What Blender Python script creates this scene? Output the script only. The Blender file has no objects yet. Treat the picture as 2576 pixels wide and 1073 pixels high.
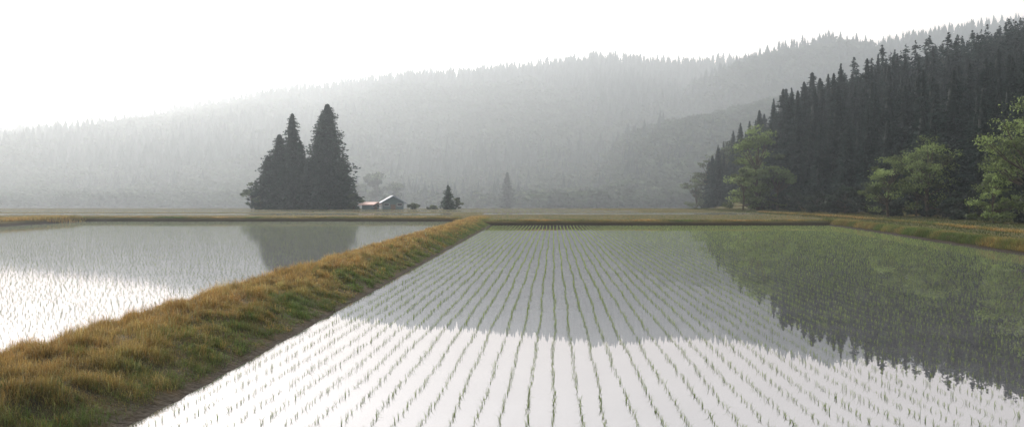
import bpy, math, numpy as np
from mathutils import Vector
R = np.random.RandomState(7)
scene = bpy.context.scene
COL = scene.collection
CAMH = 2.55
F = 2022.0; HY = 497.0

# ------------------------------------------------------------ helpers
def mk_mesh(name, V, faces, col=None, smooth=False):
    V = np.asarray(V, dtype=np.float32)
    me = bpy.data.meshes.new(name)
    idx = []; starts = []; off = 0
    for f in faces:
        f = np.asarray(f, dtype=np.int32)
        if len(f) == 0: continue
        k = f.shape[1]
        idx.append(f.ravel())
        starts.append(off + np.arange(len(f), dtype=np.int32) * k)
        off += f.size
    idx = np.concatenate(idx); starts = np.concatenate(starts)
    me.vertices.add(len(V)); me.vertices.foreach_set('co', V.ravel())
    me.loops.add(len(idx)); me.loops.foreach_set('vertex_index', idx)
    me.polygons.add(len(starts)); me.polygons.foreach_set('loop_start', starts)
    me.update(calc_edges=True)
    if smooth:
        me.polygons.foreach_set('use_smooth', np.ones(len(starts), dtype=bool))
    if col is not None:
        a = me.color_attributes.new('Col', 'FLOAT_COLOR', 'POINT')
        c = np.ones((len(V), 4), dtype=np.float32); c[:, :3] = col
        a.data.foreach_set('color', c.ravel())
    me.validate()
    return me

def mk_obj(name, me, mat=None, parent=None, loc=(0, 0, 0), **props):
    o = bpy.data.objects.new(name, me)
    if me is not None and mat is not None and len(me.materials) == 0:
        me.materials.append(mat)
    o.location = loc
    COL.objects.link(o)
    if parent is not None: o.parent = parent
    for k, v in props.items(): o[k] = v
    return o

def sstep(a, b, x):
    t = np.clip((x - a) / (b - a), 0, 1); return t * t * (3 - 2 * t)

_ph = R.rand(40) * 6.28
def wob(x, y, f, s=0):
    r = 0
    for i in range(6):
        a = _ph[(i + s) % 40]
        k = f * (1 + .45 * i)
        r = r + np.sin(k * (x * math.cos(a * 3) + y * math.sin(a * 3)) + _ph[(i * 3 + s) % 40]) / (1 + .4 * i)
    return r / 3.0

def nodes_of(mat):
    mat.use_nodes = True
    nt = mat.node_tree; nt.nodes.clear(); return nt

def ramp(nt, stops):
    r = nt.nodes.new('ShaderNodeValToRGB')
    e = r.color_ramp.elements
    e[0].position = stops[0][0]; e[0].color = (*stops[0][1], 1)
    e[1].position = stops[-1][0]; e[1].color = (*stops[-1][1], 1)
    for p, c in stops[1:-1]:
        n = e.new(p); n.color = (*c, 1)
    return r

def foliage_mat(name, trans=.35, spec=.25):
    m = bpy.data.materials.new(name); nt = nodes_of(m)
    at = nt.nodes.new('ShaderNodeAttribute'); at.attribute_name = 'Col'
    no = nt.nodes.new('ShaderNodeTexNoise'); no.inputs['Scale'].default_value = 1.3
    g = nt.nodes.new('ShaderNodeNewGeometry')
    nt.links.new(g.outputs['Position'], no.inputs['Vector'])
    mr = nt.nodes.new('ShaderNodeMapRange')
    mr.inputs['To Min'].default_value = .7; mr.inputs['To Max'].default_value = 1.3
    nt.links.new(no.outputs['Fac'], mr.inputs['Value'])
    mul = nt.nodes.new('ShaderNodeVectorMath'); mul.operation = 'SCALE'
    nt.links.new(at.outputs['Color'], mul.inputs[0]); nt.links.new(mr.outputs[0], mul.inputs['Scale'])
    d = nt.nodes.new('ShaderNodeBsdfPrincipled'); d.inputs['Roughness'].default_value = .6
    d.inputs['Specular IOR Level'].default_value = spec
    t = nt.nodes.new('ShaderNodeBsdfTranslucent')
    mx = nt.nodes.new('ShaderNodeMixShader'); mx.inputs[0].default_value = trans
    o = nt.nodes.new('ShaderNodeOutputMaterial')
    nt.links.new(mul.outputs[0], d.inputs['Base Color']); nt.links.new(mul.outputs[0], t.inputs['Color'])
    nt.links.new(d.outputs[0], mx.inputs[1]); nt.links.new(t.outputs[0], mx.inputs[2])
    nt.links.new(mx.outputs[0], o.inputs['Surface'])
    return m

def noise_mat(name, stops, scale=1.0, rough=.9, bump=.3, detail=6, bscale=None, spec=.2, mud_shade=None, mud_shade_col=(.022, .017, .011), far=None):
    m = bpy.data.materials.new(name); nt = nodes_of(m)
    g = nt.nodes.new('ShaderNodeNewGeometry')
    no = nt.nodes.new('ShaderNodeTexNoise'); no.inputs['Scale'].default_value = scale
    no.inputs['Detail'].default_value = detail; no.inputs['Roughness'].default_value = .65
    nt.links.new(g.outputs['Position'], no.inputs['Vector'])
    r = ramp(nt, stops); nt.links.new(no.outputs['Fac'], r.inputs[0])
    b = nt.nodes.new('ShaderNodeBsdfPrincipled'); b.inputs['Roughness'].default_value = rough
    b.inputs['Specular IOR Level'].default_value = spec
    colout = r.outputs[0]
    if mud_shade:   # damp muddy bank foot, with shade of the field bank faces painted in
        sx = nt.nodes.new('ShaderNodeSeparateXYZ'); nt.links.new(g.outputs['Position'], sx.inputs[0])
        mr = nt.nodes.new('ShaderNodeMapRange'); mr.inputs['From Min'].default_value = mud_shade[0]; mr.inputs['From Max'].default_value = mud_shade[1]
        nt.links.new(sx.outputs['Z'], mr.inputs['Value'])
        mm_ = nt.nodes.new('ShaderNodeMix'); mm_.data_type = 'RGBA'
        nt.links.new(mr.outputs[0], mm_.inputs[0]); mm_.inputs[6].default_value = (*mud_shade_col, 1)
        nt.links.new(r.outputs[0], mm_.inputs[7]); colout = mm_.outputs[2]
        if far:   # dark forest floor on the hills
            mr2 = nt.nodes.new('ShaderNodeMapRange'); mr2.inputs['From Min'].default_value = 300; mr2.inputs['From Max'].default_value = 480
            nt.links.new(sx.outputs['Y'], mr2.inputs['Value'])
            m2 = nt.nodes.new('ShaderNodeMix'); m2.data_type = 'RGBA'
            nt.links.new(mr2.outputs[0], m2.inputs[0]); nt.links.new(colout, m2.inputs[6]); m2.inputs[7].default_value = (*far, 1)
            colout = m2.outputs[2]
    nt.links.new(colout, b.inputs['Base Color'])
    n2 = nt.nodes.new('ShaderNodeTexNoise'); n2.inputs['Scale'].default_value = bscale or scale * 6
    n2.inputs['Detail'].default_value = 5
    nt.links.new(g.outputs['Position'], n2.inputs['Vector'])
    bp = nt.nodes.new('ShaderNodeBump'); bp.inputs['Strength'].default_value = bump
    bp.inputs['Distance'].default_value = .1
    nt.links.new(n2.outputs['Fac'], bp.inputs['Height']); nt.links.new(bp.outputs[0], b.inputs['Normal'])
    o = nt.nodes.new('ShaderNodeOutputMaterial'); nt.links.new(b.outputs[0], o.inputs['Surface'])
    return m

def water_mat(name, rough, bstr, bscale, c0=(.058, .058, .062), c1=(.09, .089, .093), tmax=.72):
    m = bpy.data.materials.new(name); nt = nodes_of(m)
    g = nt.nodes.new('ShaderNodeNewGeometry')
    n = nt.nodes.new('ShaderNodeTexNoise'); n.inputs['Scale'].default_value = bscale; n.inputs['Detail'].default_value = 3
    nt.links.new(g.outputs['Position'], n.inputs['Vector'])
    bp = nt.nodes.new('ShaderNodeBump'); bp.inputs['Strength'].default_value = bstr; bp.inputs['Distance'].default_value = .01
    nt.links.new(n.outputs['Fac'], bp.inputs['Height'])
    gl = nt.nodes.new('ShaderNodeBsdfGlossy'); gl.inputs['Roughness'].default_value = rough
    gl.inputs['Color'].default_value = (.93, .93, .945, 1)
    n3 = nt.nodes.new('ShaderNodeTexNoise'); n3.inputs['Scale'].default_value = .8
    nt.links.new(g.outputs['Position'], n3.inputs['Vector'])
    r = ramp(nt, [(.3, c0), (.7, c1)])
    nt.links.new(n3.outputs['Fac'], r.inputs[0])
    d = nt.nodes.new('ShaderNodeBsdfDiffuse'); nt.links.new(r.outputs[0], d.inputs['Color'])
    fr = nt.nodes.new('ShaderNodeFresnel'); fr.inputs['IOR'].default_value = 1.33
    mr = nt.nodes.new('ShaderNodeMapRange'); mr.inputs['To Min'].default_value = .42; mr.inputs['To Max'].default_value = tmax
    mr.inputs['From Max'].default_value = .8
    nt.links.new(fr.outputs[0], mr.inputs['Value'])
    mx = nt.nodes.new('ShaderNodeMixShader')
    nt.links.new(mr.outputs[0], mx.inputs[0]); nt.links.new(d.outputs[0], mx.inputs[1]); nt.links.new(gl.outputs[0], mx.inputs[2])
    nt.links.new(bp.outputs[0], gl.inputs['Normal'])
    o = nt.nodes.new('ShaderNodeOutputMaterial'); nt.links.new(mx.outputs[0], o.inputs['Surface'])
    return m

M_leaf = foliage_mat('needle_foliage', .2, .12)
M_broad = foliage_mat('leaf_foliage', .5)
M_grass = foliage_mat('grass_blades', .5)
M_rice = foliage_mat('rice_blades', .4)
M_far = foliage_mat('forest_foliage', .05, .0)
M_bark = noise_mat('bark', [(.3, (.03, .022, .016)), (.7, (.09, .07, .05))], 3, .9, .5)
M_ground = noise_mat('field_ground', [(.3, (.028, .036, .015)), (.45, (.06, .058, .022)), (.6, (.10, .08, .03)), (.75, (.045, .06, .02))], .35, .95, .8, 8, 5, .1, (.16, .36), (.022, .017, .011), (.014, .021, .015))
M_bank = noise_mat('bank_soil', [(.3, (.018, .016, .010)), (.5, (.045, .034, .017)), (.7, (.09, .06, .025))], 2.2, .8, .6, 8, 12, .1, (.0, .07), (.030, .023, .016))
M_waterR = water_mat('still_water', 0.008, .014, 3.0)
M_waterL = water_mat('rippled_water', .035, .07, 7.0, (.11, .11, .112), (.15, .15, .15), .66)

# ------------------------------------------------------------ layout
def xr(Y): return -4.59 + .036 * Y           # right waterline of the dyke
def xe(Y): return 17.9 + .149 * Y + .35 * np.sin(Y * .12)   # far side edge of right paddy
XLEFT = -45.5
TAN_P = np.array([0, 60, 150, 300, 450, 560, 650, 760, 850, 980, 1130, 1290, 1400, 1520, 1600, 1700, 1800, 1900, 2100, 2700.])
TAN_Y = np.array([352, 345, 330, 312, 275, 253, 238, 220, 210, 193, 180, 165, 150, 136, 142, 146, 146, 140, 125, 90.])
MX = np.concatenate([[-2600, -1500], (TAN_P - 1288) / F * 1500, [1600, 2600]])
MZ = np.concatenate([[30, 60], 2.55 + (HY - TAN_Y) / F * 1500 - 15, [250, 150]])
BD = 1200
BP = np.array([1560, 1650, 1720, 1800, 1880, 1980, 2080, 2200, 2300, 2400, 2500, 2576, 2750])
BY = np.array([400, 300, 230, 180, 150, 118, 98, 120, 92, 76, 60, 48, 36.])
BX = (BP - 1288) / F * BD; BZ = 2.55 + (HY - BY) / F * BD - 14
CD = 820
CP = np.array([1400, 1500, 1600, 1700, 1800, 1900, 2100, 2500]); CY = np.array([530, 425, 338, 305, 290, 265, 220, 180.])
CX = (CP - 1288) / F * CD; CZ = 2.55 + (HY - CY) / F * CD - 9

def hills(X, Y):
    zm = np.interp(X, MX, MZ)
    t = np.clip((Y - 600) / 940.0, 0, 1)
    m = (zm + 5) * (.55 * t ** 1.5 + .45 * sstep(0, 1, t))
    m = m + 20 * wob(X, Y * .25, .011, 2) * sstep(640, 1000, Y) * (1 - .85 * sstep(1300, 1480, Y))
    b = (np.interp(X, BX, BZ) + 5) * sstep(760, 1210, Y)
    b = b + 14 * wob(X, Y * .3, .016, 7) * sstep(800, 920, Y) * (1 - .9 * sstep(1060, 1190, Y)) * (b > 5)
    c = (np.interp(X, CX, CZ) + 5) * sstep(500, 840, Y)
    b = np.maximum(b, 0); c = np.maximum(c, 0)
    return -5 + np.maximum(np.maximum(m, b), c)

FARP = [(-4, 34, 103, 118), (-120, -8, 101, 113), (-120, 20, 123, 137), (-100, 15, 143, 159)]
def foot(Y): return np.maximum(46, .262 * Y)
def gz(X, Y):
    X = np.asarray(X, float); Y = np.asarray(Y, float)
    yf = np.where(X > -5.5, 74.0, 86.0) + .4 * np.sin(X * .25)
    d = np.maximum(np.maximum(X - xe(Y), Y - yf), XLEFT + .4 * np.sin(Y * .2) - X)
    z = -.15 + .55 * sstep(0, .7, d)
    z = z + .04 * wob(X, Y, .5) * sstep(.6, 2, d) * (1 - sstep(92, 98, Y) * (X < 38))
    for (x0, x1, y0, y1) in FARP:
        ins = np.minimum(np.minimum(X - x0, x1 - X), np.minimum(Y - y0, y1 - Y))
        z = z - .25 * sstep(-.1, .5, ins)
    side = (np.clip((X - foot(Y)) * .39, 0, 36) + 2.0 * wob(X, Y, .045, 5) * sstep(3, 25, X - foot(Y))) * (1 - sstep(330, 400, Y))
    z = z + side * sstep(.6, 2, d)
    drop = sstep(164, 182, Y) * (1 - sstep(-14, 0, X - foot(Y)) * (1 - sstep(330, 400, Y)))
    z = z * (1 - drop) + drop * -5
    h = hills(X, Y)
    return np.where(Y > 400, np.maximum(h, -5.0), z)

def axis(segs):
    out = []
    for a, b, s in segs: out.append(np.arange(a, b, s))
    return np.concatenate(out)
ax = axis([(-3000, -200, 40), (-200, -60, 5), (-60, 60, .4), (60, 130, 2), (130, 400, 10), (400, 3001, 40)])
ay = axis([(-200, 0, 10), (0, 72, .45), (72, 90, .22), (90, 170, .8), (170, 260, 5), (260, 1700, 18), (1700, 4001, 80)])
GX, GY = np.meshgrid(ax, ay)
V = np.stack([GX, GY, gz(GX, GY)], -1).reshape(-1, 3)
nx, ny = len(ax), len(ay)
i = np.arange(nx - 1)[None, :] + np.arange(ny - 1)[:, None] * nx
fq = np.stack([i, i + 1, i + nx + 1, i + nx], -1).reshape(-1, 4)
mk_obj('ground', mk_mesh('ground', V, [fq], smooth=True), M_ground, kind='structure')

# water sheets
def sheet(name, pts, z, mat):
    V = [(x, y, z) for x, y in pts]
    me = bpy.data.meshes.new(name); me.from_pydata(V, [], [list(range(len(V)))]); me.update()
    return mk_obj(name, me, mat, kind='structure')
ys = np.linspace(-20, 75.2, 60)
sheet('paddy_water', [(xr(y) - 1.0, y) for y in (-20, 75.2)][::-1] + [(xe(y) + .6, y) for y in ys], 0.0, M_waterR)
sheet('paddy_water', [(XLEFT - 1, -20), (xr(-20) - 2.2, -20), (xr(87.2) - 2.2, 87.2), (XLEFT - 1, 87.2)], 0.0, M_waterL)
for (x0, x1, y0, y1) in FARP:
    sheet('paddy_water', [(x0 - .4, y0 - .4), (x1 + .4, y0 - .4), (x1 + .4, y1 + .4), (x0 - .4, y1 + .4)], .35, M_waterL)

# dyke
PS = np.array([-.6, -.3, -.02, .06, .15, .43, .9, 1.4, 2.0, 2.6, 3.1, 3.65, 4.1])
PZ = np.array([-.16, -.09, -.006, .022, .06, .17, .32, .42, .46, .41, .23, -.03, -.1])
def hummock(s, Y):
    return np.abs(np.sin(3.4 * s + 1.7 * np.sin(Y * 1.3) + 1.2 * wob(s, Y, .8, 4)) * np.sin(3.9 * Y + 1.9 * np.sin(s * 1.7 + Y * .37)))
def dykez(s, Y):
    z = np.interp(s + .05 * wob(Y, s * 0, 1.7, 5) * (s < 1) + .03 * wob(Y, s * 0, 7, 9) * (s < .5), PS, PZ)
    return z + (.035 * wob(s, Y, 2.6, 3) + .06 * wob(s, Y, 1.1, 9) + .07 * (hummock(s, Y) - .4)) * sstep(.2, 1.0, s) + .008 * wob(s, Y, 9, 1)
sa = np.arange(-.6, 4.11, .06); ya = np.arange(-4, 88, .14)
S, YY = np.meshgrid(sa, ya)
V = np.stack([xr(YY) - S, YY, dykez(S, YY)], -1).reshape(-1, 3)
nx, ny = len(sa), len(ya)
i = np.arange(nx - 1)[None, :] + np.arange(ny - 1)[:, None] * nx
fq = np.stack([i, i + nx, i + nx + 1, i + 1], -1).reshape(-1, 4)
mk_obj('dyke_path', mk_mesh('dyke_path', V, [fq], smooth=True), M_bank, kind='structure')

# ------------------------------------------------------------ blades
def blades(base, h, w, lean, az=None, col=None, taper=.75, root_shade=1.0):
    n = len(base)
    if az is None: az = R.rand(n) * 6.283
    sd = az + 1.57 + (R.rand(n) - .5) * 1.5
    D = np.stack([np.cos(az), np.sin(az), 0 * az], 1); Sd = np.stack([np.cos(sd), np.sin(sd), 0 * az], 1)
    h = h[:, None]; w = w[:, None]; lean = lean[:, None]; up = np.array([[0, 0, 1.]])
    mid = base + D * lean * h * .3 + up * h * .6
    tip = base + D * lean * h + up * h * (1 - .35 * lean * lean)
    V = np.stack([base - Sd * w / 2, base + Sd * w / 2, mid + Sd * w * taper / 2, mid - Sd * w * taper / 2, tip], 1).reshape(-1, 3)
    k = np.arange(n)[:, None] * 5
    q = k + np.array([[0, 1, 2, 3]]); t = k + np.array([[3, 2, 4]])
    C = None
    if col is not None:
        C = np.repeat(col, 5, axis=0)
        if root_shade != 1.0:
            C = C * np.tile(np.array([root_shade, root_shade, .85, .85, 1.15]), n)[:, None]  # blade bases darkened in colour for tuft shade and darker thatch
    return V, q, t, C

def grass_col(green, n, tone=None):
    gold = np.array([.47, .325, .105]); rust = np.array([.36, .185, .055]); gr = np.array([.09, .15, .035]); pale = np.array([.52, .46, .22])
    r = (R.rand(n) if tone is None else np.clip(tone + (R.rand(n) - .5) * .6, 0, 1))[:, None]
    c = gold * (1 - r) + rust * r
    pk = (R.rand(n) < .12)[:, None]; c = np.where(pk, pale, c)
    g = np.clip(green + (R.rand(n) - .5) * .5, 0, 1)[:, None]
    c = c * (1 - g) + gr * (.8 + .6 * R.rand(n)[:, None]) * g
    return c * (.6 + .65 * R.rand(n)[:, None])

VV = []; Q = []; T = []; CC = []; off = 0
def push(V, q, t, C):
    global off
    VV.append(V); Q.append(q + off); T.append(t + off); CC.append(C); off += len(V)
for (y0, y1, dens, w, hh) in [(4.5, 12, 6800, .0038, 1.), (12, 20, 4400, .0052, 1.), (20, 35, 2200, .0085, 1.05), (35, 88, 750, .017, 1.1)]:
    n = int((y1 - y0) * 4.0 * dens)
    nt_ = n // (55 if y0 < 20 else 32)
    ts = .05 + R.rand(nt_) * 3.65; ty = y0 + R.rand(nt_) * (y1 - y0)
    tv = R.rand(nt_) ** 1.6; taz = R.rand(nt_) * 6.28; tg = R.normal(size=nt_) * .32; tt_ = R.rand(nt_); tl = .68 + .55 * R.rand(nt_)
    id_ = R.randint(nt_, size=n)
    loose = R.rand(n) < .3
    spread = (.035 + .055 * R.rand(nt_))[id_] * (1 + (y0 > 30))
    s = np.where(loose, R.rand(n) * 3.8, ts[id_] + R.normal(size=n) * spread)
    y = np.where(loose, y0 + R.rand(n) * (y1 - y0), ty[id_] + R.normal(size=n) * spread)
    cl = 1.6 * (hummock(s, y) - .4) + .5 * wob(s, y, 3.2, 2) + .3 * wob(s, y, 7, 11)
    keep = (R.rand(n) < np.clip(.75 + .5 * cl, .3, 1) * np.clip((s - .07 + .12 * wob(y, y * 0, 3, 8)) * 6, .0, 1)) & (s < 3.85)
    s, y, cl, id_, loose = s[keep], y[keep], cl[keep], id_[keep], loose[keep]; n = len(s)
    base = np.stack([xr(y) - s, y, dykez(s, y) - .01], 1)
    g = np.clip(1.30 - s * .82 + .65 * wob(s, y, 1.3, 20) + .4 * wob(s, y, .5, 6) + np.where(loose, 0, tg[id_]) - .12 * cl, .02, 1)
    g = np.maximum(g, .45 * sstep(2.8, 3.4, s))
    h = (.05 + .09 * R.rand(n) ** 1.3) * np.clip(1 + .45 * cl, .45, 1.8) * hh * np.clip(.5 + s * .55, .5, 1.0) * np.where(loose, .7, .65 + 1.2 * tv[id_])
    az = np.where(loose, R.rand(n) * 6.28, taz[id_] + (R.rand(n) - .5) * 4.2)
    tone = np.where(loose, .4, tt_[id_]) + .5 * wob(s, y, .9, 12)
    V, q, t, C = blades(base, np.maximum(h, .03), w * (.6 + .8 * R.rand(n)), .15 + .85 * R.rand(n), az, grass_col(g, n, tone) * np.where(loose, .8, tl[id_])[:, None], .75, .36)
    push(V, q, t, C)
print('dyke blades', off // 5)
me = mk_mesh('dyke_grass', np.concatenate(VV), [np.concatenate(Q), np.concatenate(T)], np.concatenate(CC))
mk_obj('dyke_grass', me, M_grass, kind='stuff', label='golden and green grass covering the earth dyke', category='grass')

VV = []; Q = []; T = []; CC = []; off = 0
def field_grass(X, Y, hmin, hmax, w, g, dark=1.0):
    n = len(X)
    base = np.stack([X, Y, gz(X, Y) - .01], 1)
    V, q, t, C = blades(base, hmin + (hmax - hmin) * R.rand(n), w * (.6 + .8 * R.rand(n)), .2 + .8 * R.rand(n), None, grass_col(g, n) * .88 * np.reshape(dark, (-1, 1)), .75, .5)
    push(V, q, t, C)
n = 60000   # far banks
X = -60 + R.rand(n) * 100; yf = np.where(X > -5.5, 74.0, 86.0) + .4 * np.sin(X * .25)
Y = yf + .6 + R.rand(n) ** 1.2 * 1.6
k = (X < xe(Y) + 1) & (R.rand(n) < .6 + .6 * wob(X, Y, .8, 3))
field_grass(X[k], Y[k], .03, .20, .03, np.clip(.45 + .8 * wob(X[k], Y[k], .7, 4), 0, 1), .9 + .3 * wob(X[k], Y[k], 1.7, 9))
n = 90000   # side bank
Y = 25 + R.rand(n) * 52; X = xe(Y) + .3 + R.rand(n) ** 1.3 * 1.5
k = R.rand(n) < .6 + .5 * wob(X, Y, 1.2, 3)
X = X[k]; Y = Y[k]
field_grass(X, Y, .04, .26, .018, np.clip(.7 + .7 * wob(X, Y, .7, 4), 0, 1), .85 + .3 * wob(X, Y, 1.7, 9))
n = 25000
Y = 55 + R.rand(n) * 32; X = XLEFT - .4 - R.rand(n) * 5
field_grass(X, Y, .1, .4, .03, np.clip(.2 + .5 * wob(X, Y, .7, 4), 0, 1))
n = 70000   # fields in parcels of differing green
Y = 76 + R.rand(n) * 88; X = -.75 * Y + R.rand(n) * (.75 * Y + 48)
ok = np.ones(n, bool)
for (x0, x1, y0, y1) in FARP: ok &= ~((X > x0 - .5) & (X < x1 + .5) & (Y > y0 - 2) & (Y < y1 + .5))
X = X[ok]; Y = Y[ok]
field_grass(X, Y, .02, .08, .06, np.clip(.75 + .9 * wob(X * .5, Y * 4, .12, 4), 0, 1), .7 + .35 * wob(X * .4, Y * 3, .2, 14))
n = 9000   # golden tufts on far bank crests
Y = np.array([89., 99.5, 119.5, 139.5])[R.randint(4, size=n)] + R.rand(n) * .8; X = -.7 * Y + R.rand(n) * (.7 * Y + 44)
field_grass(X, Y, .03, .13, .05, np.clip(.2 + .8 * wob(X, Y, .2, 4), 0, 1), .85)
n = 60000   # between the side bank and the wood
Y = 30 + R.rand(n) * 130; X = xe(np.minimum(Y, 90)) + 2.5 + R.rand(n) * 17
field_grass(X, Y, .03, .16, .04, np.clip(.85 + .5 * wob(X, Y, .3, 4), 0, 1), .5)
n = 14000   # second narrow bank nearer the wood
Y = 30 + R.rand(n) * 90; X = xe(np.minimum(Y, 90)) + 5.5 + R.rand(n) * .8
field_grass(X, Y, .1, .3, .03, np.clip(.35 + .6 * wob(X, Y, .5, 4), 0, 1), .9)
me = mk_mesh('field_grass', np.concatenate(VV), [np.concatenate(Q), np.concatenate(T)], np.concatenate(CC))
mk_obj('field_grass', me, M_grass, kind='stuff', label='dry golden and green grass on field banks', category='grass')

# ------------------------------------------------------------ rice
pts = []
for k in range(-30, 115):
    x0 = .014 + .3 * k
    y = np.arange(6.5 + R.rand() * .17, 73.2, .14); y = y + (R.rand(len(y)) - .5) * .08
    wig = .018 * np.sin(y * .5 + R.rand() * 6) + .010 * np.sin(y * 1.3 + R.rand() * 6)
    x = x0 + .0514 * y + wig + (R.rand(len(y)) - .5) * .035
    ok = (x > xr(y) + .22) & (x < xe(y) - .25) & (np.abs(x) < .72 * y + 1.5) & (R.rand(len(y)) < .94)
    pts.append(np.stack([x[ok], y[ok], np.ones(ok.sum())], 1))
for k in range(0, 260):
    x = np.cumsum(.10 + .10 * R.rand(280)) - 44.6
    y = 9 + k * .3 + .012 * (x + 20) + .03 * np.sin(x * .6 + k) + (R.rand(len(x)) - .5) * .05
    ok = (x < xr(y) - 4.2) & (np.abs(x) < .72 * y + 1.5) & (y < 85.2) & (R.rand(len(x)) < .85)
    pts.append(np.stack([x[ok], y[ok], np.full(ok.sum(), .94)], 1))
P = np.concatenate(pts)
print('rice clumps', len(P))
inview = (np.abs(P[:, 0]) < .632 * P[:, 1]) & (P[:, 1] > 9.0)
order = np.argsort(np.where(inview, P[:, 1] ** 2 + P[:, 0] ** 2, 1e9))
near = order[:300]; mask = np.ones(len(P), bool); mask[near] = False
def rice_cols(n):
    a = np.array([.065, .12, .022]); b = np.array([.22, .28, .06]); r = R.rand(n)[:, None]
    return (a * (1 - r) + b * r) * (.7 + .5 * R.rand(n)[:, None])
vari = []
for v in range(16):
    n = R.randint(5, 9)
    base = np.zeros((n, 3)); base[:, :2] = (R.rand(n, 2) - .5) * .008; base[:, 2] = -.01
    V, q, t, C = blades(base, .035 + .07 * R.rand(n), .0034 + .0012 * R.rand(n), .2 + 1.1 * R.rand(n), None, rice_cols(n) * .8, .9)
    # join the leaves at the base of the plant
    V = np.vstack([V, [[0, 0, -.03]]]); nb5 = len(V) - 1
    t2 = np.array([[5 * i_, nb5, 5 * i_ + 1] for i_ in range(n)])
    C = np.vstack([C, C[:1]])
    vari.append(mk_mesh('rice_seedling', V, [q, np.concatenate([t, t2])], C)); vari[-1].materials.append(M_rice)
for j in near:
    o = mk_obj('rice_seedling', vari[R.randint(16)], None, None, (P[j, 0], P[j, 1], 0), label='young green rice seedling standing in shallow water', category='seedling', group='rice seedlings planted in rows')
    o.rotation_euler = (0, 0, R.rand() * 6.28); o.scale = [.8 + .45 * R.rand()] * 3
VV = []; Q = []; T = []; CC = []; off = 0
PR = P[mask]
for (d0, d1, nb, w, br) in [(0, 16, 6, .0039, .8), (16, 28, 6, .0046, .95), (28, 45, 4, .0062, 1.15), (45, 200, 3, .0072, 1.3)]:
    sel = PR[(PR[:, 1] >= d0) & (PR[:, 1] < d1)]
    vig = (.65 + .7 * R.rand(len(sel))) * sel[:, 2]
    b = np.repeat(sel[:, :2], nb, axis=0); n = len(b)
    base = np.concatenate([b + (R.rand(n, 2) - .5) * .035, np.full((n, 1), -.01)], 1)
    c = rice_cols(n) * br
    left = np.repeat(sel[:, 2] < .95, nb)[:, None]
    c = np.where(left, c * .5 + .035, c)
    V, q, t, C = blades(base, (.033 + .07 * R.rand(n)) * np.repeat(vig, nb), w * (.8 + .4 * R.rand(n)) * np.repeat(sel[:, 2], nb), .15 + .95 * R.rand(n), None, c, .9)
    push(V, q, t, C)
for (x0, x1, y0, y1) in FARP:
    xs = np.arange(x0 + 1, x1 - 1, 1.2); yy = np.arange(y0 + 1, y1 - 1, .6)
    A, B = np.meshgrid(xs, yy); b = np.stack([A.ravel(), B.ravel(), np.full(A.size, .34)], 1); b = np.repeat(b, 2, 0); n = len(b)
    b[:, :2] += (R.rand(n, 2) - .5) * .2
    V, q, t, C = blades(b, .03 + .04 * R.rand(n), np.full(n, .025), .1 + .8 * R.rand(n), None, rice_cols(n), .95)
    push(V, q, t, C)
me = mk_mesh('rice_seedlings', np.concatenate(VV), [np.concatenate(Q), np.concatenate(T)], np.concatenate(CC))
mk_obj('rice_seedlings', me, M_rice, kind='stuff', label='rows of young rice in flooded paddies', category='rice')

# ------------------------------------------------------------ trees
def tri_cloud(C, size, dirs=None, el=1.0):
    n = len(C)
    a = R.normal(size=(n, 3)); a /= np.linalg.norm(a, axis=1)[:, None]
    if dirs is not None:
        a = dirs + a * .45; a /= np.linalg.norm(a, axis=1)[:, None]
    b = R.normal(size=(n, 3)); b -= (b * a).sum(1)[:, None] * a; b /= np.linalg.norm(b, axis=1)[:, None]
    s = size[:, None]
    V = np.stack([C - a * s * .5 * el - b * s * .35, C - a * s * .3 * el + b * s * .4, C + a * s * .75 * el], 1).reshape(-1, 3)
    return V, np.arange(n * 3).reshape(-1, 3)

def tube(pts, rad, k=7):
    V = []; Fq = []
    pts = [np.array(p, float) for p in pts]
    for i, p in enumerate(pts):
        d = pts[min(i + 1, len(pts) - 1)] - pts[max(i - 1, 0)]; d /= np.linalg.norm(d)
        u = np.cross(d, [0.3, 1, .1]); u /= np.linalg.norm(u); v = np.cross(d, u)
        for j in range(k):
            a = 6.283 * j / k; V.append(p + rad[i] * (u * math.cos(a) + v * math.sin(a)))
    for i in range(len(pts) - 1):
        for j in range(k):
            Fq.append([i * k + j, i * k + (j + 1) % k, (i + 1) * k + (j + 1) % k, (i + 1) * k + j])
    return np.array(V), np.array(Fq)

def join(parts):
    V = []; F4 = []; F3 = []; o = 0; C = []
    for v, f, c in parts:
        V.append(v)
        if f.shape[1] == 4: F4.append(f + o)
        else: F3.append(f + o)
        C.append(np.broadcast_to(c, (len(v), 3))); o += len(v)
    fs = []
    if F4: fs.append(np.concatenate(F4))
    if F3: fs.append(np.concatenate(F3))
    return np.concatenate(V), fs, np.concatenate(C)

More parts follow.
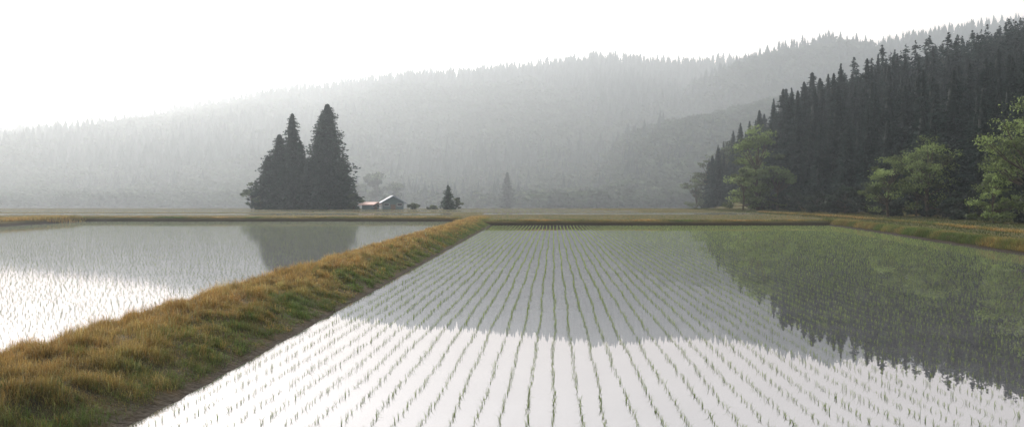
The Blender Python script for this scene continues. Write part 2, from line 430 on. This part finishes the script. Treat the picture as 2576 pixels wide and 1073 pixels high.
def cedar_cloud(H, Rr, nb, m, size, zb, col, power, rep=4):
    t = R.rand(nb) ** .95; z = H * zb + t * H * (1 - zb) * .975
    az = R.rand(nb) * 6.283
    ph = R.rand(6) * 6.28
    lump = 1 + .17 * np.sin(az * 2 + t * 9 + ph[0]) + .14 * np.sin(t * 23 + az + ph[1]) + .11 * np.sin(t * 41 - az * 2 + ph[2])
    env = (1 - t) ** power * np.clip(.6 + 3.5 * t, 0, 1)
    L = (Rr * env * lump * (.6 + .55 * R.rand(nb))) + .04
    shade = .5 + 1.0 * R.rand(nb)
    q = np.linspace(.15, 1, m)[None, :] + (R.rand(nb, m) - .5) * .15
    rr = L[:, None] * q
    zz = z[:, None] - .32 * rr + .10 * rr * q
    A = az[:, None] + (R.rand(nb, m) - .5) * .5 / (.4 + q)
    C = np.stack([np.cos(A) * rr, np.sin(A) * rr, zz], -1).reshape(-1, 3)
    C = np.repeat(C, rep, 0); n = len(C)
    sz = np.repeat(np.repeat(size * (.22 + 1.0 * (1 - t) ** .8), m), rep) * (.7 + .6 * R.rand(n))
    C = C + R.normal(size=(n, 3)) * sz[:, None] * .33
    dirs = np.repeat(np.stack([np.cos(A), np.sin(A), -.1 + 0 * A], -1).reshape(-1, 3), rep, 0)
    V, f = tri_cloud(C, sz, dirs, 1.1)
    col = np.array(col)
    cc = np.repeat(np.repeat(shade, m), rep)[:, None] * col * (.8 + .4 * R.rand(n)[:, None])
    return V, f, np.repeat(cc, 3, 0)

def cedar_core(H, Rr, zb, power, core):
    tt = np.linspace(0, .97, 14); cr = []
    for i_, a_ in enumerate(tt):
        r_ = Rr * core * (1 - a_) ** power * min(1, .5 + 3 * a_) + .02
        for j in range(8):
            ang = 6.283 * j / 8; rj = r_ * (.75 + .5 * R.rand()); cr.append([math.cos(ang) * rj, math.sin(ang) * rj, H * zb + a_ * H * (1 - zb)])
    cf = np.array([[i_ * 8 + j, i_ * 8 + (j + 1) % 8, (i_ + 1) * 8 + (j + 1) % 8, (i_ + 1) * 8 + j] for i_ in range(13) for j in range(8)])
    return np.array(cr), cf

def cedar_meshes(H, Rr, nb, m, size, zb=.06, col=(.035, .055, .03), power=.8, core=.5):
    V, f, cc = cedar_cloud(H, Rr, nb, m, size, zb, col, power)
    cr, cf = cedar_core(H, Rr, zb, power, core)
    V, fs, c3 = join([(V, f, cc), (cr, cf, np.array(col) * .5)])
    crown = mk_mesh('crown', V, fs, c3); crown.materials.append(M_leaf)
    tv, tf = tube([(0, 0, -.4), (.05, 0, H * .3), (0, .05, H * .7), (0, 0, H * .98)], [H * .02, H * .016, H * .009, .02])
    trunk = mk_mesh('trunk', tv, [tf], smooth=True); trunk.materials.append(M_bark)
    return trunk, crown

def broad_meshes(H, Rr, ncl, nleaf, size, col=(.08, .12, .035), low=.2, loose=1.0):
    parts = []; cl = []
    nl = max(5, ncl // 5); limb = R.rand(nl) * 6.283; lh = np.sort(R.rand(nl)); ll = .5 + .7 * R.rand(nl)
    for i_ in range(ncl):
        if i_ % 4 and ncl > 18:
            j = R.randint(nl); a = limb[j] + R.normal() * .3; tz = np.clip(lh[j] + R.normal() * .06, 0, 1); u = (.35 + .65 * R.rand()) * ll[j]
        else:
            a = R.rand() * 6.283; u = R.rand() ** .5; tz = R.rand()
        zc = H * (low + (1 - low) * (.06 + .84 * tz))
        env = math.sin(math.pi * min(1, max(.08, .24 + .66 * tz))) ** .6
        rc = Rr * env * u
        cl.append((rc * math.cos(a), rc * math.sin(a), zc, Rr * (.08 + .12 * R.rand())))
    cl.append((.1 * Rr, 0, H * .94, Rr * .16))
    col = np.array(col)
    for (x, y, z, r) in cl:
        n = int(nleaf * (.5 + 1.0 * R.rand()))
        d = R.normal(size=(n, 3)); d /= np.linalg.norm(d, axis=1)[:, None]
        rad = r * (.35 + 1.05 * R.rand(n) ** .6) * (1 + .35 * np.sin(d[:, 0] * 5 + x) * np.sin(d[:, 1] * 5 + y))
        C = np.array([x, y, z]) + d * rad[:, None] * np.array([1.45, 1.45, .65])
        V, f = tri_cloud(C, size * (.5 + .9 * R.rand(n)))
        sh = (.3 + 1.35 * R.rand()) * (.75 + .4 * z / H)  # upper clusters lightened in colour, as lit from above
        parts.append((V, f, np.repeat(col * sh * (.7 + .6 * R.rand(n)[:, None]), 3, 0)))
    V, fs, c = join(parts)
    crown = mk_mesh('crown', V, fs, c); crown.materials.append(M_broad)
    tp = [tube([(0, 0, -.4), (.03 * H, 0, H * .25), (0, .02 * H, H * .5), (0, 0, H * .75)], [H * .024, H * .018, H * .011, H * .005]) + (np.zeros(3),)]
    for (x, y, z, r) in cl[:min(30, ncl)]:
        z0 = max(H * .12, min(z * .6, H * .5))
        tp.append(tube([(.02 * H, 0, z0), (x * .5, y * .5, (z0 + z) * .5 - .02 * H), (x, y, z)], [H * .009, H * .006, H * .003], 5) + (np.zeros(3),))
    V, fs, c = join(tp)
    trunk = mk_mesh('trunk', V, fs, smooth=True); trunk.materials.append(M_bark)
    return trunk, crown

def place(kind, meshes, x, y, sc=1.0, label='', cat='tree', group=None, z=None, scz=None):
    e = bpy.data.objects.new(kind, None); e.empty_display_size = 1; COL.objects.link(e)
    zz = float(gz(np.array([x]), np.array([y]))[0]) if z is None else z
    e.location = (x, y, zz); e.rotation_euler = (0, 0, R.rand() * 6.28)
    e.scale = (sc, sc, scz or sc)
    e['label'] = label; e['category'] = cat
    if group: e['group'] = group
    for nm, me in zip(('trunk', 'crown'), meshes):
        o = bpy.data.objects.new(nm, me); COL.objects.link(o); o.parent = e
    return e

def atpx(px, D): return (px - 1288) / F * D
g = 'tall cedars standing in a grove'
for (px, top, D, Rr, nb, pw, lab) in [
    (824, 252, 150, 5.4, 1150, .54, 'tallest dark cedar with broad dense crown in field grove'),
    (735, 276, 150, 3.9, 700, .60, 'tall dark cedar in field grove'),
    (703, 330, 149, 4.2, 560, .56, 'medium dark cedar in field grove'),
    (674, 386, 148, 3.6, 380, .53, 'short dark cedar at edge of field grove'),
    (755, 345, 152, 3.2, 300, .60, 'ragged cedar filling the middle of the grove'),
    (812, 275, 151, 4.6, 640, .52, 'tall dark cedar pressed against its taller neighbour'),
    (725, 395, 147, 4.2, 420, .5, 'low broad cedar filling the grove'),
    (775, 400, 148, 4.0, 400, .5, 'low broad cedar filling the grove'),
    (862, 390, 152, 3.3, 300, .55, 'low dark cedar under the tallest cedar')]:
    H = CAMH + (HY - top) / F * D - .4
    place('cedar_tree', cedar_meshes(H, Rr, nb, 7, .42, .02, (.015, .030, .021), pw), atpx(px, D), D, 1, lab, 'tree', g)
place('cedar_tree', cedar_meshes(4.9, 1.6, 220, 5, .24, .03, (.03, .05, .03), .6), atpx(1127, 150), 150, 1, 'small conical dark evergreen beside the fields', 'tree')
bl = 'leafy trees scattered around the fields'
for (px, top, D, Rr, c) in [(634, 455, 149, 2.4, (.07, .095, .05)), (892, 482, 149, 1.5, (.04, .06, .03)), (1152, 494, 151, 1.1, (.06, .08, .04)), (1088, 514, 157, 1.0, (.08, .10, .05)),
                            (655, 478, 147, 1.5, (.06, .08, .04)), (1040, 508, 157, 1.1, (.08, .10, .05))]:
    H = CAMH + (HY - top) / F * D - .4
    place('leafy_tree', broad_meshes(H, Rr, 22, 70, .28, c, .05), atpx(px, D), D, 1, 'small rounded leafy tree at edge of fields', 'tree', bl)
sh = [broad_meshes(8, 4.6, 22, 60, .7, (.06, .08, .04), .0) for _ in range(4)]
for (px, top, D) in [(950, 436, 520), (1310, 482, 560), (1375, 476, 560), (1440, 474, 580), (1480, 484, 540), (1560, 478, 560), (1640, 480, 560), (990, 460, 530), (905, 462, 540), (1100, 486, 540), (1200, 480, 560)]:
    H = CAMH + (HY - top) / F * D + 5
    place('leafy_tree', sh[R.randint(4)], atpx(px, D), D, H / 8 * .95, 'hazy rounded leafy tree beyond the fields', 'tree', bl, scz=H / 8)
place('cedar_tree', cedar_meshes(24, 5, 260, 6, .9, .05, (.035, .05, .03), .5), atpx(1276, 500), 500, 1, 'hazy lone cedar beyond the fields', 'tree')

# wood on the valley side; tree height kept by its place on the slope
cv = [cedar_meshes(20, 3.3 + .7 * R.rand(), 480, 6, .46, .03, (.018, .031, .026), .58 + .32 * R.rand(), .45) for _ in range(9)]
OP = np.array([1700, 1760, 1800, 1850, 1900, 1945, 1962, 2070, 2180, 2280, 2380, 2480, 2576, 2800])
OY = np.array([450, 400, 365, 315, 270, 235, 200, 174, 134, 90, 86, 64, 36, 20.])
cand = []
for yy in np.arange(60, 330, 4.0):
    sp = 3.6 if yy < 190 else 4.2
    for xx in np.arange(46.5, 215, sp):
        x = xx + (R.rand() - .5) * 3.2; y = yy + (R.rand() - .5) * 3.8
        u = x / y
        if u > .70 or u < .222 or x < foot(y) + .5 - 6 * (y > 150) * R.rand(): continue
        if u < .322 and y < 200: continue
        z0 = float(gz(np.array([x]), np.array([y]))[0])
        lim = CAMH + (HY - np.interp(u * F + 1288, OP, OY)) / F * y - z0
        if lim < 7: continue
        f0 = .58 if y < 140 else .76
        hh = min(13 + 10 * R.rand() ** 1.2, lim * (f0 + .28 * R.rand()))
        if x < foot(y) + 4 and y < 125: hh *= .85
        cand.append((x, y, z0, max(hh, 6)))
cand.sort(key=lambda c: (c[0] - float(foot(c[1]))) * 1.6 + c[1] * .35)
front = cand[:286]; back = cand[286:]
print('wood cedars', len(front), len(back))
for (x, y, z0, hh) in front:
    s = hh / 20
    place('cedar_tree', cv[R.randint(9)], x, y, max(s, .6) * (.7 + .45 * R.rand()), 'dark cedar in dense wood on the valley side', 'tree', 'cedars of the hillside wood', scz=s, z=z0)
MV = []; MF = []; MC = []; moff = 0
midv = []
for _ in range(6):
    V, f, c = cedar_cloud(20, 3.8, 130, 4, .85, .08, (.020, .034, .028), .60 + .26 * R.rand(), 3)
    midv.append((V, f, c))
for (x, y, z0, hh) in back:
    V, f, c = midv[R.randint(6)]
    a = R.rand() * 6.28; s = hh / 20; sx_ = max(s, .6) * (.7 + .45 * R.rand())
    W = np.stack([(V[:, 0] * math.cos(a) - V[:, 1] * math.sin(a)) * sx_ + x, (V[:, 0] * math.sin(a) + V[:, 1] * math.cos(a)) * sx_ + y, V[:, 2] * s + z0], 1)
    MV.append(W); MF.append(f + moff); MC.append(c * (.75 + .5 * R.rand())); moff += len(V)
if MV:
    me = mk_mesh('cedar_wood', np.concatenate(MV), [np.concatenate(MF)], np.concatenate(MC))
    mk_obj('cedar_wood', me, M_leaf, kind='stuff', label='dense dark cedars higher on the valley side', category='forest')

for (px, top, D, Rr, ncl, c, lab) in [
    (1908, 308, 136, 4.5, 86, (.13, .175, .065), 'tall yellow-green leafy tree in front of cedar wood'),
    (1955, 385, 134, 3.0, 36, (.09, .125, .05), 'green leafy tree in front of cedar wood'),
    (1868, 420, 134, 3.1, 38, (.12, .155, .06), 'low green leafy tree in front of cedar wood'),
    (2335, 338, 86, 3.7, 64, (.12, .16, .055), 'spreading light green tree at wood edge'),
    (2235, 392, 88, 2.8, 38, (.12, .16, .055), 'low spreading light green tree at wood edge'),
    (2580, 225, 70, 4.1, 96, (.12, .16, .05), 'large light green leafy tree at wood edge'),
    (2500, 435, 67, 2.1, 40, (.12, .165, .05), 'bushy bright green tree beside field bank'),
    (1790, 385, 225, 4.8, 40, (.08, .10, .06), 'grey-green leafy tree at end of wood'),
    (1752, 435, 235, 4.2, 34, (.09, .115, .06), 'small grey-green tree at end of wood'),
    (1835, 350, 215, 4.8, 44, (.07, .09, .055), 'dull leafy tree at end of wood')]:
    x = atpx(px, D); z0 = float(gz(np.array([x]), np.array([float(D)]))[0])
    H = CAMH + (HY - top) / F * D - z0
    place('leafy_tree', broad_meshes(H, Rr, ncl, 90, .19 if D < 100 else .32, c, .03), x, D, 1, lab, 'tree')
# dark undergrowth along the foot of the wood
us = [broad_meshes(3, 2.2, 16, 80, .26, (.018, .028, .018), .0) for _ in range(3)]
for yy in np.arange(64, 162, 4.2):
    x = 43.5 + R.rand() * 2.5
    if x / yy < .31: continue
    place('leafy_bush', us[R.randint(3)], x, yy + R.rand() * 2, .8 + .6 * R.rand(), 'dark green bush at the foot of cedar wood', 'bush', 'bushes along the wood edge')

# ------------------------------------------------------------ far forest (one mass)
def lowcedar():
    parts = []
    tiers = 5
    for k in range(tiers):
        z0 = .05 + k * .17; z1 = min(1.0, z0 + .33); r = .20 * (1 - k / (tiers + .3)) ** .8 * (.85 + .3 * R.rand())
        m = 7; V = [(0, 0, z1)]
        for j in range(m):
            a = 6.283 * j / m + k; rj = r * (.6 + .7 * R.rand()); V.append((rj * math.cos(a), rj * math.sin(a), z0 - .03 * R.rand()))
        parts.append((np.array(V), np.array([[0, 1 + j, 1 + (j + 1) % m] for j in range(m)]), np.zeros(3)))
    V, fs, _ = join(parts); return V, fs[0]
def lowbroad():
    C = R.normal(size=(90, 3)); C /= np.linalg.norm(C, axis=1)[:, None]
    C = C * np.array([.42, .42, .36]) * (.75 + .3 * R.rand(90)[:, None]) + np.array([0, 0, .58])
    return tri_cloud(C, np.full(90, .24))
LC = [lowcedar() for _ in range(6)]; LB = [lowbroad() for _ in range(4)]
fp = []
def scat(x0f, x1f, y0, y1, sp, broad, hs):
    for y in np.arange(y0, y1, sp):
        xs = np.arange(x0f * y, x1f * y, sp)
        xx = xs + (R.rand(len(xs)) - .5) * sp * 1.1; yy = y + (R.rand(len(xs)) - .5) * sp * 1.1
        zz = gz(xx, yy)
        isb = (wob(xx, yy, .01, 3) + .2 * R.normal(size=len(xx))) > broad
        for a, b, c, d in zip(xx, yy, zz, isb): fp.append((a, b, c, d, hs * (.5 + .75 * R.rand() ** 1.3)))
scat(-.74, .72, 860, 1380, 10, -.05, 24)
scat(-.74, .72, 1380, 1590, 10, .45, 28)
scat(-.74, .40, 590, 860, 9.5, -.4, 17)
scat(.04, .72, 520, 900, 9.0, -.6, 20)
print('far trees', len(fp))
VV = []; FF = []; CC = []; off = 0
for (a, b, c, d, h) in fp:
    V, f = (LB[R.randint(4)] if d else LC[R.randint(6)])
    an = R.rand() * 6.28; ca, sa_ = math.cos(an), math.sin(an)
    hh = h * (.62 if d else 1)
    ws = h * (.95 if d else 1) * (.8 + .4 * R.rand())
    W = np.empty_like(V); W[:, 0] = (V[:, 0] * ca - V[:, 1] * sa_) * ws + a; W[:, 1] = (V[:, 0] * sa_ + V[:, 1] * ca) * ws + b; W[:, 2] = V[:, 2] * hh + c - .5
    VV.append(W); FF.append(f + off); off += len(V)
    base = np.array([.046, .066, .034]) if d else np.array([.014, .025, .018])
    CC.append(np.broadcast_to(base * (.75 + .5 * R.rand()), (len(V), 3)))
me = mk_mesh('hillside_forest', np.concatenate(VV), [np.concatenate(FF)], np.concatenate(CC))
mk_obj('hillside_forest', me, M_far, kind='stuff', label='misty cedar and leafy forest covering the hills', category='forest')

# ------------------------------------------------------------ farm house
def simple(name, col, rough=.6, metal=0.):
    return noise_mat(name, [(.3, tuple(c * .85 for c in col)), (.7, tuple(min(1, c * 1.1) for c in col))], 2, rough, .05, spec=.3)
M_wall = simple('house_wall', (.07, .10, .10)); M_roof = simple('metal_roof', (.14, .18, .22), .5); M_glass = simple('window_glass', (.04, .045, .05), .1)
M_roofp = simple('faded_red_roof', (.55, .36, .31), .5)
M_frame = simple('window_frame', (.3, .3, .29)); M_door = simple('house_door', (.10, .07, .05))
def box(name, x0, x1, y0, y1, z0, z1, mat, parent):
    V = [(x, y, z) for z in (z0, z1) for x, y in ((x0, y0), (x1, y0), (x1, y1), (x0, y1))]
    me = bpy.data.meshes.new(name); me.from_pydata(V, [], [(3, 2, 1, 0), (4, 5, 6, 7), (0, 1, 5, 4), (1, 2, 6, 5), (2, 3, 7, 6), (3, 0, 4, 7)]); me.update()
    return mk_obj(name, me, mat, parent)
def house(x, y, w, l, hw, hr, rot, label, kind, roofm):
    e = bpy.data.objects.new(kind, None); COL.objects.link(e); e.location = (x, y, .38); e.rotation_euler = (0, 0, rot)
    e['label'] = label; e['category'] = 'house' if kind == 'farm_house' else 'shed'
    a = w / 2; b = l / 2
    V = [(-a, -b, 0), (a, -b, 0), (a, b, 0), (-a, b, 0), (-a, -b, hw), (a, -b, hw), (a, b, hw), (-a, b, hw), (0, -b, hr - .05), (0, b, hr - .05)]
    me = bpy.data.meshes.new('wall'); me.from_pydata(V, [], [(0, 1, 5, 8, 4), (2, 3, 7, 9, 6), (1, 2, 6, 5), (3, 0, 4, 7)]); me.update()
    mk_obj('wall', me, M_wall, e)
    o = .5; sl = (hr - hw) / a; V = []
    for yv in (-b - o, b + o):
        V += [(-a - o, yv, hw - sl * o), (0, yv, hr), (a + o, yv, hw - sl * o), (-a - o, yv, hw - sl * o + .12), (0, yv, hr + .13), (a + o, yv, hw - sl * o + .12)]
    Fc = [(0, 1, 4, 3), (1, 2, 5, 4), (9, 10, 7, 6), (10, 11, 8, 7), (3, 4, 10, 9), (4, 5, 11, 10), (1, 0, 6, 7), (2, 1, 7, 8), (0, 3, 9, 6), (5, 2, 8, 11)]
    me = bpy.data.meshes.new('roof'); me.from_pydata(V, [], Fc); me.update(); mk_obj('roof', me, roofm, e)
    box('door', -.45, .45, -b - .05, -b - .003, 0, 1.7 if hw > 1.5 else .9, M_door, e)
    for wx in (-a * .62, a * .62):
        wf = box('window', wx - .5, wx + .5, -b - .06, -b - .004, hw * .45, hw * .85, M_frame, e)
        box('glass', wx - .43, wx + .43, -b - .075, -b - .062, hw * .45 + .07, hw * .85 - .07, M_glass, wf)
    return e
house(atpx(986, 152), 152, 3.9, 4.4, 1.35, 2.45, math.radians(14), 'small grey farm house with metal gable roof', 'farm_house', M_roof)
house(atpx(932, 150), 150, 2.4, 2.2, .95, 1.25, math.radians(70), 'low shed with faded red roof beside farm house', 'farm_shed', M_roofp)

# ------------------------------------------------------------ air with mist
me = bpy.data.meshes.new('mist')
b = [(x, y, z) for z in (-30, 310) for x, y in ((-2500, -150), (2500, -150), (2500, 2600), (-2500, 2600))]
me.from_pydata(b, [], [(3, 2, 1, 0), (4, 5, 6, 7), (0, 1, 5, 4), (1, 2, 6, 5), (2, 3, 7, 6), (3, 0, 4, 7)]); me.update()
mm = bpy.data.materials.new('mist'); nt = nodes_of(mm)
vs = nt.nodes.new('ShaderNodeVolumeScatter'); vs.inputs['Density'].default_value = .00092; vs.inputs['Anisotropy'].default_value = .54
vs.inputs['Color'].default_value = (.60, .675, .735, 1)
o = nt.nodes.new('ShaderNodeOutputMaterial'); nt.links.new(vs.outputs[0], o.inputs['Volume'])
mk_obj('mist', me, mm, kind='structure')

# ------------------------------------------------------------ light
AZ, EL = math.radians(-36), math.radians(30)
w = bpy.data.worlds.new('World'); scene.world = w; w.use_nodes = True
nt = w.node_tree; bg = nt.nodes['Background']
sk = nt.nodes.new('ShaderNodeTexSky'); sk.sky_type = 'NISHITA'; sk.sun_disc = False
sk.sun_elevation = EL; sk.sun_rotation = AZ; sk.dust_density = 6; sk.air_density = 1.2; sk.ozone_density = 1
hs = nt.nodes.new('ShaderNodeHueSaturation'); hs.inputs['Saturation'].default_value = .2
nt.links.new(sk.outputs[0], hs.inputs['Color'])
mx = nt.nodes.new('ShaderNodeMix'); mx.data_type = 'RGBA'; mx.inputs[0].default_value = .5
nt.links.new(hs.outputs[0], mx.inputs[6]); mx.inputs[7].default_value = (17.4, 17.5, 17.9, 1)
nt.links.new(mx.outputs[2], bg.inputs['Color'])
bg.inputs['Strength'].default_value = .13
sd = bpy.data.lights.new('sun', 'SUN'); sd.energy = 4.0; sd.angle = math.radians(.6); sd.color = (1, .965, .92)
so = bpy.data.objects.new('sun', sd); COL.objects.link(so)
S = Vector((math.sin(AZ) * math.cos(EL), math.cos(AZ) * math.cos(EL), math.sin(EL)))
so.rotation_euler = S.to_track_quat('Z', 'Y').to_euler(); so.location = (-50, 50, 100)

cd = bpy.data.cameras.new('camera'); cd.sensor_width = 36; cd.lens = 36 * F / 2576; cd.clip_end = 8000; cd.clip_start = .1
cd.shift_y = -39.5 / 2576
co = bpy.data.objects.new('camera', cd); COL.objects.link(co); co.location = (0, 0, CAMH); co.rotation_euler = (math.radians(90), 0, 0)
scene.camera = co
scene.view_settings.view_transform = 'Standard'; scene.view_settings.look = 'None'; scene.view_settings.exposure = 0
